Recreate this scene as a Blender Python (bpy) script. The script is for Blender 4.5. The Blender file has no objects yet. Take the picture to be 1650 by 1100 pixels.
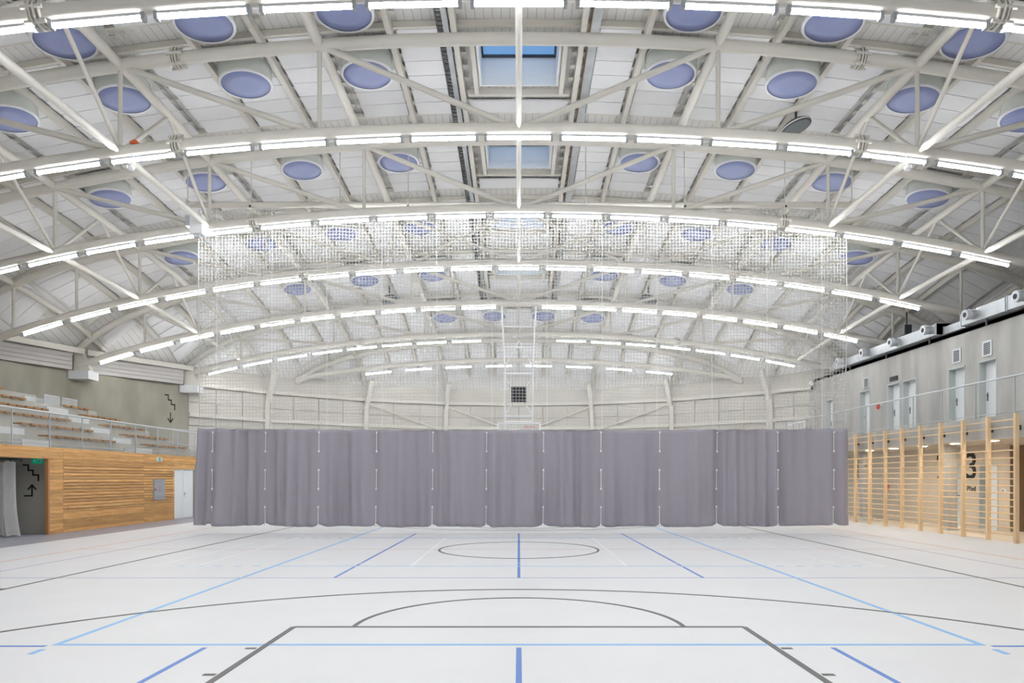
import bpy, math, random
from mathutils import Vector, Matrix
random.seed(7)
C = bpy.context.scene.collection
sc = bpy.context.scene

# ------------------------------------------------------------------ camera, sky, exposure
FPX, PX, PY, CAMZ = 1113.0, 836.0, 770.0, 1.62
cd = bpy.data.cameras.new('camera'); cam = bpy.data.objects.new('camera', cd); C.objects.link(cam)
cam.location = (0, 0, CAMZ); cam.rotation_euler = (math.pi/2, 0, 0)
cd.sensor_width = 36; cd.lens = 36*FPX/1650
cd.shift_x = -(PX-825)/1650; cd.shift_y = (PY-550)/1650
cd.clip_end = 300
sc.camera = cam
w = bpy.data.worlds.new('sky'); sc.world = w; w.use_nodes = True
bgn = w.node_tree.nodes['Background']; bgn.inputs[0].default_value = (0.20, 0.36, 0.60, 1); bgn.inputs[1].default_value = 0.75
sc.view_settings.view_transform = 'Standard'; sc.view_settings.look = 'None'
sc.view_settings.gamma = 1; sc.view_settings.use_curve_mapping = False
sc.view_settings.exposure = 0.62
TUBE_EMIT = 32.0
STRIP_W = 125.0
sc.cycles.max_bounces = 4; sc.cycles.diffuse_bounces = 4; sc.cycles.glossy_bounces = 2; sc.cycles.use_light_tree = False; sc.cycles.transparent_max_bounces = 8
sc.cycles.use_adaptive_sampling = True; sc.cycles.adaptive_threshold = 0.12
sc.cycles.caustics_reflective = False; sc.cycles.caustics_refractive = False

# ------------------------------------------------------------------ hall geometry
A, B, YC, ZA = 21.4, 27.5, 15.7, 11.54
TR = [11.1, 15.6, 20.1, 24.6, 29.1, 33.6, 38.1]
def sval(x, y): return (x/A)**2 + ((y-YC)/B)**2
def zU(x, y):
    s = sval(x, y); return ZA - 3.45*s - 1.2*min(s, 1.1)**8
def zP(x, y):
    s = min(sval(x, y), 1); return zU(x, y) + 0.10 + 0.48*(1-s**6)
def zD(x, y):
    s = min(sval(x, y), 1); return zU(x, y) + 0.20 + 0.54*(1-s**6)
def ell(y):
    t = 1-((y-YC)/B)**2; return A*math.sqrt(max(t, 0))
def yend(x): return YC + B*math.sqrt(max(0, 1-(x/A)**2))
def zL(x, y):
    return 9.50 - 2.1*((y-YC)/B)**2 - .0062*x*x - 4.5e-6*x**4
def nrm(x, y, f=zU):
    e = .05
    return Vector((-(f(x+e, y)-f(x-e, y))/(2*e), -(f(x, y+e)-f(x, y-e))/(2*e), 1)).normalized()
ORD = ['zeroth','first','second','third','fourth','fifth','sixth','seventh','eighth','ninth','tenth','eleventh','twelfth',
       'thirteenth','fourteenth','fifteenth','sixteenth','seventeenth','eighteenth','nineteenth','twentieth']

# ------------------------------------------------------------------ materials
MATS = {}
def mat(name, col, rough=.6, metal=0, spec=.4, emit=None, es=0):
    m = bpy.data.materials.new(name); m.use_nodes = True
    b = m.node_tree.nodes['Principled BSDF']
    b.inputs['Base Color'].default_value = (*col, 1); b.inputs['Roughness'].default_value = rough
    b.inputs['Metallic'].default_value = metal; b.inputs['Specular IOR Level'].default_value = spec
    if emit: b.inputs['Emission Color'].default_value = (*emit, 1); b.inputs['Emission Strength'].default_value = es
    MATS[name] = m; return m
def nodes(m):
    nt = m.node_tree; return nt, nt.nodes, nt.links, nt.nodes['Principled BSDF']
def noisy(name, c1, c2, scale=(1,1,1), nscale=3, rough=.6, detail=5, bump=0, spec=.4, random_amt=0, lo=.3, hi=.7, metal=0):
    m = mat(name, c1, rough, metal, spec); nt, N, L, b = nodes(m)
    tc = N.new('ShaderNodeTexCoord'); mp = N.new('ShaderNodeMapping'); mp.inputs['Scale'].default_value = scale
    nz = N.new('ShaderNodeTexNoise'); nz.inputs['Scale'].default_value = nscale; nz.inputs['Detail'].default_value = detail
    rp = N.new('ShaderNodeValToRGB'); rp.color_ramp.elements[0].position = lo; rp.color_ramp.elements[1].position = hi
    rp.color_ramp.elements[0].color = (*c1, 1); rp.color_ramp.elements[1].color = (*c2, 1)
    L.new(tc.outputs['Object'], mp.inputs['Vector']); L.new(mp.outputs[0], nz.inputs['Vector']); L.new(nz.outputs['Fac'], rp.inputs[0])
    out = rp.outputs[0]
    if random_amt:
        oi = N.new('ShaderNodeObjectInfo'); mr = N.new('ShaderNodeMapRange'); mr.inputs[3].default_value = 1-random_amt; mr.inputs[4].default_value = 1+random_amt*.6
        hs = N.new('ShaderNodeHueSaturation'); L.new(oi.outputs['Random'], mr.inputs[0]); L.new(mr.outputs[0], hs.inputs['Value']); L.new(out, hs.inputs['Color'])
        va = N.new('ShaderNodeVectorMath'); va.operation = 'MULTIPLY_ADD'; cx = N.new('ShaderNodeCombineXYZ')
        for q in range(3): L.new(oi.outputs['Random'], cx.inputs[q])
        va.inputs[1].default_value = (37, 37, 37); L.new(cx.outputs[0], va.inputs[0]); L.new(mp.outputs[0], va.inputs[2]); L.new(va.outputs[0], nz.inputs['Vector'])
        out = hs.outputs[0]
    L.new(out, b.inputs['Base Color'])
    if bump:
        bp = N.new('ShaderNodeBump'); bp.inputs['Strength'].default_value = bump; bp.inputs['Distance'].default_value = .02
        L.new(nz.outputs['Fac'], bp.inputs['Height']); L.new(bp.outputs[0], b.inputs['Normal'])
    return m

steel   = noisy('cream_painted_steel', (.66,.632,.572), (.695,.668,.61), nscale=1.3, rough=.5)
panelm  = noisy('white_acoustic_panel', (.82,.82,.83), (.845,.845,.855), nscale=2, rough=.8)
deckm   = mat('white_ribbed_deck', (.72,.70,.67), .7)
nt, N, L, b = nodes(deckm)
tc = N.new('ShaderNodeTexCoord'); wv = N.new('ShaderNodeTexWave'); wv.wave_type = 'BANDS'; wv.bands_direction = 'X'; wv.inputs['Scale'].default_value = 1.55
rp = N.new('ShaderNodeValToRGB'); rp.color_ramp.elements[0].position = 0; rp.color_ramp.elements[1].position = .05
rp.color_ramp.elements[0].color = (.55,.53,.50,1); rp.color_ramp.elements[1].color = (.80,.79,.77,1)
L.new(tc.outputs['Object'], wv.inputs['Vector']); L.new(wv.outputs['Fac'], rp.inputs[0]); L.new(rp.outputs[0], b.inputs['Base Color'])
bp = N.new('ShaderNodeBump'); bp.inputs['Strength'].default_value = .15; bp.inputs['Distance'].default_value = .02; L.new(wv.outputs['Fac'], bp.inputs['Height']); L.new(bp.outputs[0], b.inputs['Normal'])
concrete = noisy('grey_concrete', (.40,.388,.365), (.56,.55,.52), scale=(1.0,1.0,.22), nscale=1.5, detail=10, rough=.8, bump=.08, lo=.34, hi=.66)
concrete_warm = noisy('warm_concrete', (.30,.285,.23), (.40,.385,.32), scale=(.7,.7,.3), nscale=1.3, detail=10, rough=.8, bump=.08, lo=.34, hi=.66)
concrete_pale = noisy('pale_stand_concrete', (.42,.41,.365), (.50,.49,.44), nscale=1.2, detail=7, rough=.8)
whitebox = noisy('white_concrete_block', (.66,.67,.68), (.72,.73,.74), nscale=2, rough=.7)
floorm  = noisy('white_sports_floor', (.785,.785,.795), (.81,.81,.82), nscale=1.1, detail=6, rough=.42, spec=.35)
greyfloor = noisy('grey_vinyl_floor', (.34,.34,.39), (.38,.38,.43), nscale=1.5, rough=.4)
wood    = noisy('larch_board', (.59,.28,.085), (.86,.52,.21), scale=(3,.7,14), nscale=2.2, detail=7, rough=.55, random_amt=.26, lo=.28, hi=.72)
nt, N, L, b = nodes(wood)   # knots
tck = N.new('ShaderNodeTexCoord'); mpk = N.new('ShaderNodeMapping'); mpk.inputs['Scale'].default_value = (1, 1.6, 5); vok = N.new('ShaderNodeTexVoronoi'); vok.inputs['Scale'].default_value = 1.7
rk = N.new('ShaderNodeValToRGB'); rk.color_ramp.elements[0].position = .05; rk.color_ramp.elements[0].color = (.34,.26,.2,1); rk.color_ramp.elements[1].position = .11; rk.color_ramp.elements[1].color = (1,1,1,1)
mk = N.new('ShaderNodeMixRGB'); mk.blend_type = 'MULTIPLY'; mk.inputs[0].default_value = 1; src = b.inputs['Base Color'].links[0].from_socket
L.new(tck.outputs['Object'], mpk.inputs[0]); L.new(mpk.outputs[0], vok.inputs['Vector']); L.new(vok.outputs['Distance'], rk.inputs[0]); L.new(src, mk.inputs[1]); L.new(rk.outputs[0], mk.inputs[2]); L.new(mk.outputs[0], b.inputs['Base Color'])
wooded  = noisy('larch_jamb', (.42,.20,.08), (.50,.25,.10), scale=(8,8,.8), nscale=2.0, rough=.55)
ash     = noisy('pale_pine', (.80,.58,.33), (.88,.68,.43), scale=(8,8,1.2), nscale=2, rough=.5, random_amt=.06)
slatm   = noisy('brown_bench_slat', (.34,.17,.06), (.46,.25,.10), scale=(6,.8,6), nscale=2, rough=.5, random_amt=.15)
fabric  = noisy('grey_lavender_fabric', (.372,.352,.400), (.392,.372,.421), scale=(9,9,4), nscale=5, rough=.75, bump=.02)
netm    = mat('white_net_cord', (.62,.61,.58), .7)
cordm   = mat('white_cord', (.95,.95,.95), .5)
galv    = noisy('galvanised_sheet', (.40,.42,.435), (.50,.52,.535), nscale=2.5, rough=.5, metal=.45)
railm   = mat('pale_grey_steel', (.60,.63,.65), .4, .3)
wirem   = mat('steel_wire', (.55,.57,.58), .4, .5)
white   = mat('white_paint', (.86,.87,.88), .4)
doorm   = mat('white_door', (.86,.89,.90), .75, spec=.2)
framem  = mat('grey_green_frame', (.52,.56,.55), .5)
cabinet = mat('grey_cabinet', (.37,.39,.42), .45)
black   = mat('black_plastic', (.02,.02,.022), .5)
charcoal = mat('dark_grey_metal', (.07,.07,.075), .5)
inkm    = mat('black_paint', (.012,.010,.010), .6)
red     = mat('red_paint', (.65,.06,.04), .5)
orange  = mat('orange_red_paint', (.75,.14,.04), .5)
green   = mat('exit_sign_green', (.0,.22,.12), .4, emit=(.0,.25,.13), es=.4)
lav     = noisy('lavender_diffuser', (.235,.275,.50), (.26,.30,.53), nscale=.8, rough=.35)
drumm   = mat('clear_drum_wall', (.90,.94,.90), .06, 0); nt, N, L, b = nodes(drumm)
trd = N.new('ShaderNodeBsdfTransparent'); trd.inputs[0].default_value = (.90,.95,.91,1); mxd = N.new('ShaderNodeMixShader'); mxd.inputs[0].default_value = .72
L.new(trd.outputs[0], mxd.inputs[1]); L.new(b.outputs[0], mxd.inputs[2]); L.new(mxd.outputs[0], N['Material Output'].inputs[0])
lobem   = noisy('pale_reflection_lobe', (.72,.68,.66), (.62,.70,.64), nscale=.9, rough=.4)  # tone of the lobes that stand in for drum reflections
rimm    = mat('pale_rim', (.80,.80,.83), .4)
collarm = noisy('drum_collar_board', (.60,.61,.57), (.66,.67,.63), nscale=1.5, rough=.6)
tubem   = mat('glowing_tube', (.9,.9,.9), .4, emit=(.96,.98,1.0), es=TUBE_EMIT)
lampm   = mat('lit_round_downlight', (.9,.9,.9), .4, emit=(1,.86,.68), es=85)
housem  = mat('light_grey_housing', (.50,.52,.55), .4)
capm    = mat('grey_end_cap', (.38,.40,.42), .4)
apsem   = noisy('cream_wall_panel', (.55,.525,.475), (.61,.585,.535), nscale=.8, rough=.6)
eavem   = noisy('eave_board_paint', (.50,.48,.46), (.55,.53,.51), nscale=1, rough=.6)
soffm   = noisy('beige_soffit', (.62,.56,.47), (.68,.62,.53), nscale=1, rough=.7)
beige   = noisy('warm_tinted_concrete', (.64,.57,.47), (.74,.67,.56), scale=(.6,.6,.3), nscale=1.4, detail=7, rough=.8, lo=.25, hi=.75)  # warm glow of the recess is put into the concrete's colour
LINE = {'black': mat('black_line_paint', (.09,.09,.09), .4), 'lightblue': mat('light_blue_line_paint', (.24,.53,.87), .4),
        'blue': mat('blue_line_paint', (.09,.23,.64), .4), 'orange': mat('orange_line_paint', (.80,.42,.30), .4),
        'white': mat('white_line_paint', (.93,.93,.94), .4), 'violet': mat('violet_line_paint', (.42,.43,.62), .4)}
glass = mat('skylight_glass', (.75,.87,1.0), .02); nt, N, L, b = nodes(glass)
tr_ = N.new('ShaderNodeBsdfTransparent'); tr_.inputs[0].default_value = (.80,.92,1,1); mx = N.new('ShaderNodeMixShader'); mx.inputs[0].default_value = .1
L.new(tr_.outputs[0], mx.inputs[1]); L.new(b.outputs[0], mx.inputs[2]); L.new(mx.outputs[0], N['Material Output'].inputs[0])

# ------------------------------------------------------------------ mesh helpers
OFF = {}
class MB:
    def __init__(s): s.v = []; s.f = []; s.sm = []
    def add(s, vs, fs, smooth=False):
        n = len(s.v); s.v += [tuple(p) for p in vs]; s.f += [tuple(i+n for i in f) for f in fs]; s.sm += [smooth]*len(fs); return s
    def box(s, x0, x1, y0, y1, z0, z1):
        vs = [(x, y, z) for z in (z0, z1) for y in (y0, y1) for x in (x0, x1)]
        return s.add(vs, [(0,2,3,1),(4,5,7,6),(0,1,5,4),(2,6,7,3),(0,4,6,2),(1,3,7,5)])
    def hexa(s, lo, hi):   # lo, hi: four corners in order
        return s.add(list(lo)+list(hi), [(3,2,1,0),(4,5,6,7),(0,1,5,4),(1,2,6,5),(2,3,7,6),(3,0,4,7)])
    def tube(s, pts, r, n=8, caps=True, smooth=True):
        pts = [Vector(p) for p in pts]; rings = []
        for i, p in enumerate(pts):
            d = (pts[min(i+1, len(pts)-1)]-pts[max(i-1, 0)]).normalized()
            up = Vector((0,0,1)) if abs(d.z) < .9 else Vector((1,0,0))
            a = d.cross(up).normalized(); bb = a.cross(d).normalized()
            rr = r[i] if isinstance(r, (list, tuple)) else r
            rings.append([p + rr*(math.cos(2*math.pi*(k+.5)/n)*a + math.sin(2*math.pi*(k+.5)/n)*bb) for k in range(n)])
        vs = [q for R in rings for q in R]; fs = []
        for i in range(len(pts)-1):
            for k in range(n):
                k2 = (k+1) % n; fs.append((i*n+k, i*n+k2, (i+1)*n+k2, (i+1)*n+k))
        s.add(vs, fs, smooth)
        if caps:
            m = len(vs); s.add(rings[0], [tuple(range(n))[::-1]]); s.add(rings[-1], [tuple(range(n))])
        return s
    def beam(s, p, q, wd, ht):   # rectangular bar from p to q
        p, q = Vector(p), Vector(q); d = (q-p).normalized(); up = Vector((0,0,1)) if abs(d.z) < .95 else Vector((0,1,0))
        a = d.cross(up).normalized()*wd/2; u = a.cross(d).normalized()*ht/2
        return s.hexa([p-a-u, p+a-u, p+a+u, p-a+u], [q-a-u, q+a-u, q+a+u, q-a+u])
    def strip(s, pts2, wd, th, f):  # thick flat polyline; f maps (u, v, w) to world
        for (a, b2) in zip(pts2[:-1], pts2[1:]):
            a, b2 = Vector(a), Vector(b2); d = (b2-a).normalized(); nn = Vector((-d.y, d.x))*wd/2; a = a-d*wd/2; b2 = b2+d*wd/2
            q = [a-nn, b2-nn, b2+nn, a+nn]
            s.hexa([f(p.x, p.y, 0) for p in q], [f(p.x, p.y, th) for p in q])
        return s
    def lathe(s, prof, n=24, smooth=True):   # profile of (r, z) about z
        vs = [(r*math.cos(2*math.pi*k/n), r*math.sin(2*math.pi*k/n), z) for (r, z) in prof for k in range(n)]
        fs = [(i*n+k, i*n+(k+1) % n, (i+1)*n+(k+1) % n, (i+1)*n+k) for i in range(len(prof)-1) for k in range(n)]
        return s.add(vs, fs, smooth)
    def mesh(s, name):
        me = bpy.data.meshes.new(name); me.from_pydata(s.v, [], s.f); me.update()
        me.polygons.foreach_set('use_smooth', s.sm); return me
    def build(s, name, m, parent=None, **tags):
        off = OFF.get(parent.as_pointer(), Vector()) if parent else Vector()
        if off.length: s.v = [(p[0]-off.x, p[1]-off.y, p[2]-off.z) for p in s.v]
        me = s.mesh(name); me.materials.append(m)
        return link(name, me, parent, **tags)
def link(name, me, parent=None, **tags):
    o = bpy.data.objects.new(name, me); C.objects.link(o)
    if parent: o.parent = parent; OFF[o.as_pointer()] = OFF.get(parent.as_pointer(), Vector())
    else: OFF[o.as_pointer()] = Vector()
    tag(o, **tags); return o
def tag(o, label=None, cat=None, group=None, kind=None):
    if label: o['label'] = label
    if cat: o['category'] = cat
    if group: o['group'] = group
    if kind: o['kind'] = kind
    return o
def thing(name, loc, label, cat, group=None, kind=None):
    o = bpy.data.objects.new(name, None); C.objects.link(o); o.location = loc; o.empty_display_size = .1
    OFF[o.as_pointer()] = Vector(loc); return tag(o, label, cat, group, kind)
def box(*a): return MB().box(*a)

# ------------------------------------------------------------------ shell: floor, walls, roof deck
floor = box(-12, 20.5, -11.5, 43, -.2, 0).build('floor', floorm, kind='structure', label='white sports floor with painted court lines')
box(-21, -12, -10, 40, -.2, 0).build('floor_margin', greyfloor, kind='structure', label='grey vinyl floor strip along the wooden wall')

def arcpts(t0, t1, n, sc_=1.0):
    return [(A*sc_*math.cos(t0+(t1-t0)*i/n), YC+B*sc_*math.sin(t0+(t1-t0)*i/n)) for i in range(n+1)]
def wallstrip(pts, z0, z1, th=.25):
    m = MB()
    for (p, q) in zip(pts[:-1], pts[1:]):
        o = lambda r: (r[0]*(1+th/A), YC+(r[1]-YC)*(1+th/B))
        P, Q = o(p), o(q)
        m.hexa([(*p, z0), (*q, z0), (*Q, z0), (*P, z0)], [(*p, z1), (*q, z1), (*Q, z1), (*P, z1)])
    return m
TE = math.asin((33.75-YC)/B)
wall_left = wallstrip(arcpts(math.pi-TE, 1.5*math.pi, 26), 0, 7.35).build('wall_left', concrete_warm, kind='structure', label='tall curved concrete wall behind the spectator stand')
wallstrip(arcpts(-math.pi/2, TE, 22), 0, 7.35).build('wall_right_outer', concrete, kind='structure', label='curved outer concrete wall behind the gallery rooms')

ts = sorted(set([-1+2*i/90 for i in range(91)]))
SKY = [(16.55, 18.3), (21.05, 22.75), (25.6, 27.2), (30.1, 31.6)]
for (y0, y1) in SKY: ts += [(y0-YC)/B, (y1-YC)/B]
ts = sorted(ts); xs = sorted(set([A*math.sin(math.pi/2*(-1+2*i/44)) for i in range(45)] + [-.98, .98]))
xs = [x for x in xs if abs(x) > .99 or abs(x) in (.98,)]
dm = MB(); vs = []; fs = []
for x in xs:
    k = math.sqrt(max(0, 1-(x/A)**2))
    for t in ts: y = YC+B*t*k; vs.append((x, y, zD(x, y)))
nT = len(ts)
for i in range(len(xs)-1):
    for j in range(nT-1):
        ym = YC+B*(ts[j]+ts[j+1])/2
        if abs((xs[i]+xs[i+1])/2) < .1 and any(y0 < ym < y1 for (y0, y1) in SKY): continue
        fs.append((i*nT+j, i*nT+j+1, (i+1)*nT+j+1, (i+1)*nT+j))
dm.add(vs, fs, True)
ceiling = dm.build('ceiling', deckm, kind='structure', label='white domed roof lined with panels between steel purlins')

# ------------------------------------------------------------------ purlins
for k in range(-4, 5):
    if k == 0: continue
    x = 4.5*k; ye = yend(x); n = 26
    ys = [9+(ye-.25-9)*math.sin(math.pi/2*i/n) for i in range(n+1)]
    MB().tube([(x, y, zU(x, y)+.02) for y in ys], .115, 10).build('main_purlin', steel, ceiling)
for j in range(-12, 13):
    if j % 3 == 0 and abs(j) > 0: continue
    x = 1.5*j
    if j == 0: continue
    ye = YC+B*math.sqrt(max(0, .93-(x/A)**2)); m = MB(); n = 30
    ys = [9+(ye-9)*i/n for i in range(n+1)]
    for a, c in zip(ys[:-1], ys[1:]): m.beam((x, a, zP(x, a)-.06), (x, c, zP(x, c)-.06), .13, .2)
    m.build('purlin', steel, ceiling)

# ------------------------------------------------------------------ ceiling panels
def proj(p):
    if p[1] < .5: return None
    return PX+FPX*p[0]/p[1], PY-FPX*(p[2]-CAMZ)/p[1]
DR = []   # drum positions (row, x, y)
for r, (y, xl) in enumerate([(14.72, (3.75,6.75,9.75)), (16.97, (3.75,6.75,9.75,12.6)), (21.4, (3.75,6.75,9.75,12.75)), (26.05, (3.75,6.75,9.75,12.8)),
                             (30.1, (3.75,6.75,9.7)), (34.9, (1.25,3.75))]):
    for sx in (-1, 1):
        for x in xl: DR.append((r, sx*x, y))
panels = []
def panel(x0, x1, y0, y1, th=.045):
    cs = [(x0, y0), (x1, y0), (x1, y1), (x0, y1)]
    if max(sval(*c) for c in cs) > .99: return
    lo = [(x, y, zP(x, y)) for x, y in cs]; hi = [(x, y, zP(x, y)+th) for x, y in cs]
    pp = [proj(p) for p in lo]
    ar = 0
    for q in range(4): a, c = pp[q], pp[(q+1) % 4]; ar += a[0]*c[1]-c[0]*a[1]
    cx = sum(p[0] for p in pp)/4; cy = sum(p[1] for p in pp)/4
    vis = -20 < cx < 1670 and -10 < cy < 720
    panels.append((abs(ar)*vis, lo, hi))
allt = [6.6]+TR+[42.6]
for bi in range(len(allt)-1):
    y0b = allt[bi]+.5; y1b = allt[bi+1]-.38; nr = 6; ph = (y1b-y0b)/nr
    for j in range(-14, 14):
        x0, x1 = 1.5*j+.13, 1.5*(j+1)-.13
        if j == -1: x0, x1 = -1.36, -.07
        if j == 0: x0, x1 = .07, 1.36
        if j == -2: x1 -= .28
        if j == 1: x0 += .28
        dr = [d for d in DR if x0-.2 < d[1] < x1+.2 and y0b-1 < d[2] < y1b+1]
        for r in range(nr):
            gp = .012 if bi < 5 else .03; ya, yb = y0b+r*ph+gp, y0b+(r+1)*ph-gp
            if j in (-1, 0) and any(ya < q1+.3 and yb > q0-.3 for (q0, q1) in SKY): continue
            if dr:
                d = dr[0][2]
                if ya < d+.55 and yb > d-.55:
                    if yb > d+.62: ya = d+.62
                    else: continue
            panel(x0, x1, ya, yb)
panels.sort(key=lambda p: -p[0])
rest = MB()
for i, (ar, lo, hi) in enumerate(panels):
    if i < 290 and ar > 0: MB().hexa(lo, hi).build('ceiling_panel', panelm, ceiling)
    else: rest.hexa(lo, hi)
rest.build('far_ceiling_panels', panelm, ceiling, kind='stuff')
# hanger clips bridging the slots beside the purlins
cl = MB()
for j in range(-10, 11):
    if j == 0: continue
    x = 1.5*j; y = 11.4
    while y < YC+B*math.sqrt(max(0, .9-(x/A)**2)):
        for sx in (-1, 1): 
            xx = x+sx*.12; z = zP(xx, y)+.03; cl.box(xx-.07, xx+.07, y-.08, y+.08, z, z+.03)
        y += .52
cl.build('hanger_clips', steel, ceiling, kind='stuff')
# transverse deck beams at the truss lines
for y in TR:
    for dy in (-.36, .46):
        m = MB(); yy = y+dy; wv_ = math.sqrt(max(0, .95-((yy-YC)/B)**2))*A; n = 28
        xs_ = [-wv_+2*wv_*i/n for i in range(n+1)]
        for a, c in zip(xs_[:-1], xs_[1:]): m.beam((a, yy, zP(a, yy)+.08), (c, yy, zP(c, yy)+.08), .09, .14)
        m.build('cross_beam', steel, ceiling)

# ------------------------------------------------------------------ arch trusses
names = ['nearest', 'second', 'third', 'fourth', 'fifth', 'sixth', 'seventh']
trusses = []
for ti, y in enumerate(TR):
    wd = ell(y)
    t = thing('roof_truss', (0, y, zL(0, y)), 'cream tubular steel roof arch carrying the %s row of tube lights from the front' % names[ti], 'roof truss', 'roof arches')
    trusses.append(t); n = 40
    we = wd-.15
    xs_ = [-we+2*we*i/n for i in range(n+1)]
    MB().tube([(x, y, min(zL(x, y), zU(x, y)-.1)) for x in xs_], .14, 12).build('lower_chord', steel, t)
    xs2 = [we*math.sin(math.pi/2*(-1+2*i/56)) for i in range(57)]
    MB().tube([(x, y, zU(x, y)) for x in xs2], .14, 12).build('upper_chord', steel, t)
    if ti < 6:
        nodesx = [4.5*k for k in range(0, 4)] + [15.75, 18.0]
        nodesx = [x for x in nodesx if x < wd-1.2]
        for i, x in enumerate(nodesx):
            for sx in ((1,) if x == 0 else (-1, 1)):
                if x > 0: MB().tube([(sx*x, y, zL(x, y)), (sx*x, y, zU(x, y))], .05, 8).build('vertical_strut', steel, t)
                if x > 0 and x < 14 or x == 15.75:
                    xi = nodesx[i-1] if x < 14 else 13.5
                    MB().tube([(sx*(x-.12), y, zU(x, y)-.05), (sx*(xi+.3 if xi else .25), y, zL(xi, y)+.1)], .068, 8).build('diagonal_strut', steel, t)
        if ti == 3:
            for sx in (-1, 1): MB().tube([(sx*3.9, y, zL(3.9, y)), (sx*.1, y, zU(0, y))], .06, 8).build('diagonal_strut', steel, t)
    for sx in (-1, 1):
        for f in ((zL, zU) if ti == 1 else (zL,)):
            x = sx*7.7; z = f(x, y); m = MB()
            sl = (f(x+.1, y)-f(x-.1, y))/.2
            for dx in (-.09, -.03, .03, .09): m.tube([(x+dx-.012, y, z+sl*dx), (x+dx+.012, y, z+sl*dx)], .235 if abs(dx) < .05 else .20, 14, smooth=False)
            for q in range(6):
                an = q*math.pi/3; m.beam((x-.17, y+.2*math.cos(an), z+.2*math.sin(an)-sl*.17), (x+.17, y+.2*math.cos(an), z+.2*math.sin(an)+sl*.17), .045, .045)
            if ti < 6: m.build('splice_flange', steel, t)
    # corbels where the arch lands
    if ti in (3, 4, 5):
        x = -ell(y)+.02
        box(x-.1, x+.75, y-.35, y+.35, 5.75, 6.1).build('landing_block', whitebox, t)
        m = MB(); m.hexa([(x, y-.12, 6.1), (x+.7, y-.12, 6.1), (x+.7, y+.12, 6.1), (x, y+.12, 6.1)], [(x, y-.12, 7.0), (x+.28, y-.12, 7.0), (x+.28, y+.12, 7.0), (x, y+.12, 7.0)])
        m.build('landing_gusset', steel, t)
# longitudinal ties at lower nodes and knee braces up to the purlins
TIES = {0: (0, 2, 3), 1: (0, 2, 3), 2: (0, 3), 3: (0, 3), 4: (0, 3)}
for bi, ks in TIES.items():
    ya, yb = TR[bi], TR[bi+1]
    for k in ks:
        for sx in ((1,) if k == 0 else (-1, 1)):
            x = 4.5*k*sx; r = .065 if k == 0 else .085
            pa, pb = Vector((x, ya, zL(x, ya))), Vector((x, yb, zL(x, yb))); d = (pb-pa)
            MB().tube([pa, pa+d*.93, pa+d*.96, pb-d*.02], [r, r, r*.6, r*.45], 10).build('tie_tube', steel, trusses[bi+1])
            if k:
                ym = (ya+yb)/2; pm = (x, ym, zU(x, ym)-.05)
                MB().tube([pm, (x, yb-.05, zL(x, yb)+.1)], .048, 8).build('knee_brace', steel, trusses[bi+1])
                MB().tube([(x, ym-.15, pm[2]), (x, ya+.1, zL(x, ya)+.1)], .048, 8).build('knee_brace', steel, trusses[bi])
# closing purlin line along the eaves with boarded eave panels on the left
for ti in range(2, 5):
    ya, yb = TR[ti], TR[ti+1]
    t = thing('eave_boarding', (-ell(ya), ya, 6.2), 'white boarded eave strip above the stand, %s bay from the curtain' % ['third', 'second', 'first'][ti-2], 'eave panel', 'boarded eave strips on the left')
    xa, xb = -ell(ya)+.12, -ell(yb)+.12
    for q in range(4):
        z0 = 6.13+q*.17
        MB().hexa([(xa, ya+.4, z0), (xb, yb-.4, z0), (xb-.12, yb-.4, z0), (xa-.12, ya+.4, z0)], [(xa+.02*q, ya+.4, z0+.155), (xb+.02*q, yb-.4, z0+.155), (xb-.12, yb-.4, z0+.155), (xa-.12, ya+.4, z0+.155)]).build('board', eavem, t)
    MB().beam((xa+.3, ya+.12, 6.92), (xb+.3, yb-.12, 6.92), .18, .22).build('eave_beam', steel, t)

# ------------------------------------------------------------------ far apse wall
apse = thing('wall_far', (0, 42, 0), 'cream panelled curved end wall behind the net', None, kind='structure')
pts = [(-ell(33.75), 33.75)] + [(x, yend(x)) for x in (-13.5, -9, -4.5, 0, 4.5, 9, 13.5)] + [(15.95, 33.9)]
for (p, q) in zip(pts[:-1], pts[1:]):
    P, Q = Vector((*p, 0)), Vector((*q, 0)); d = Q-P; ln = d.length; d.normalize(); nn = Vector((d.y, -d.x, 0))
    if nn.dot(Vector((0, YC, 0))-P) < 0: nn = -nn
    up = Vector((0,0,1))
    def slab(m, u0, u1, z0, z1, t0, t1):
        c = [P+d*u0+nn*t0, P+d*u1+nn*t0, P+d*u1+nn*t1, P+d*u0+nn*t1]
        m.hexa([v+up*z0 for v in c], [v+up*z1 for v in c]); return m
    slab(MB(), 0, ln, 0, 8.2, -.3, -.08).build('backing_wall', apsem, apse)
    nc = max(2, round(ln/1.5)); pw = ln/nc
    for r, (z0, z1) in enumerate([(2.9, 4.2), (4.2, 4.75), (4.75, 5.35), (5.35, 6.1)]):
        sh = .5 if r % 2 else 0
        for c in range(nc):
            slab(MB(), c*pw+.025, (c+1)*pw-.025, z0+.02, z1-.02, -.08, -.02 + .015*((c+r) % 2)).build('wall_panel', apsem, apse)
    slab(MB(), 0, ln, 4.62, 4.8, -.02, .16).build('rail_beam', steel, apse)
    slab(MB(), 0, ln, 6.12, 6.3, -.02, .2).build('eave_rail', steel, apse)
    if abs(p[0]) < 10 and abs(q[0]) < 10:
        a, c = (P, Q) if abs(p[0]) > abs(q[0]) else (Q, P)
        MB().tube([a+nn*.2+up*6.0, c+nn*.2+up*4.4], .05, 8).build('wall_brace', steel, apse)
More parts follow.
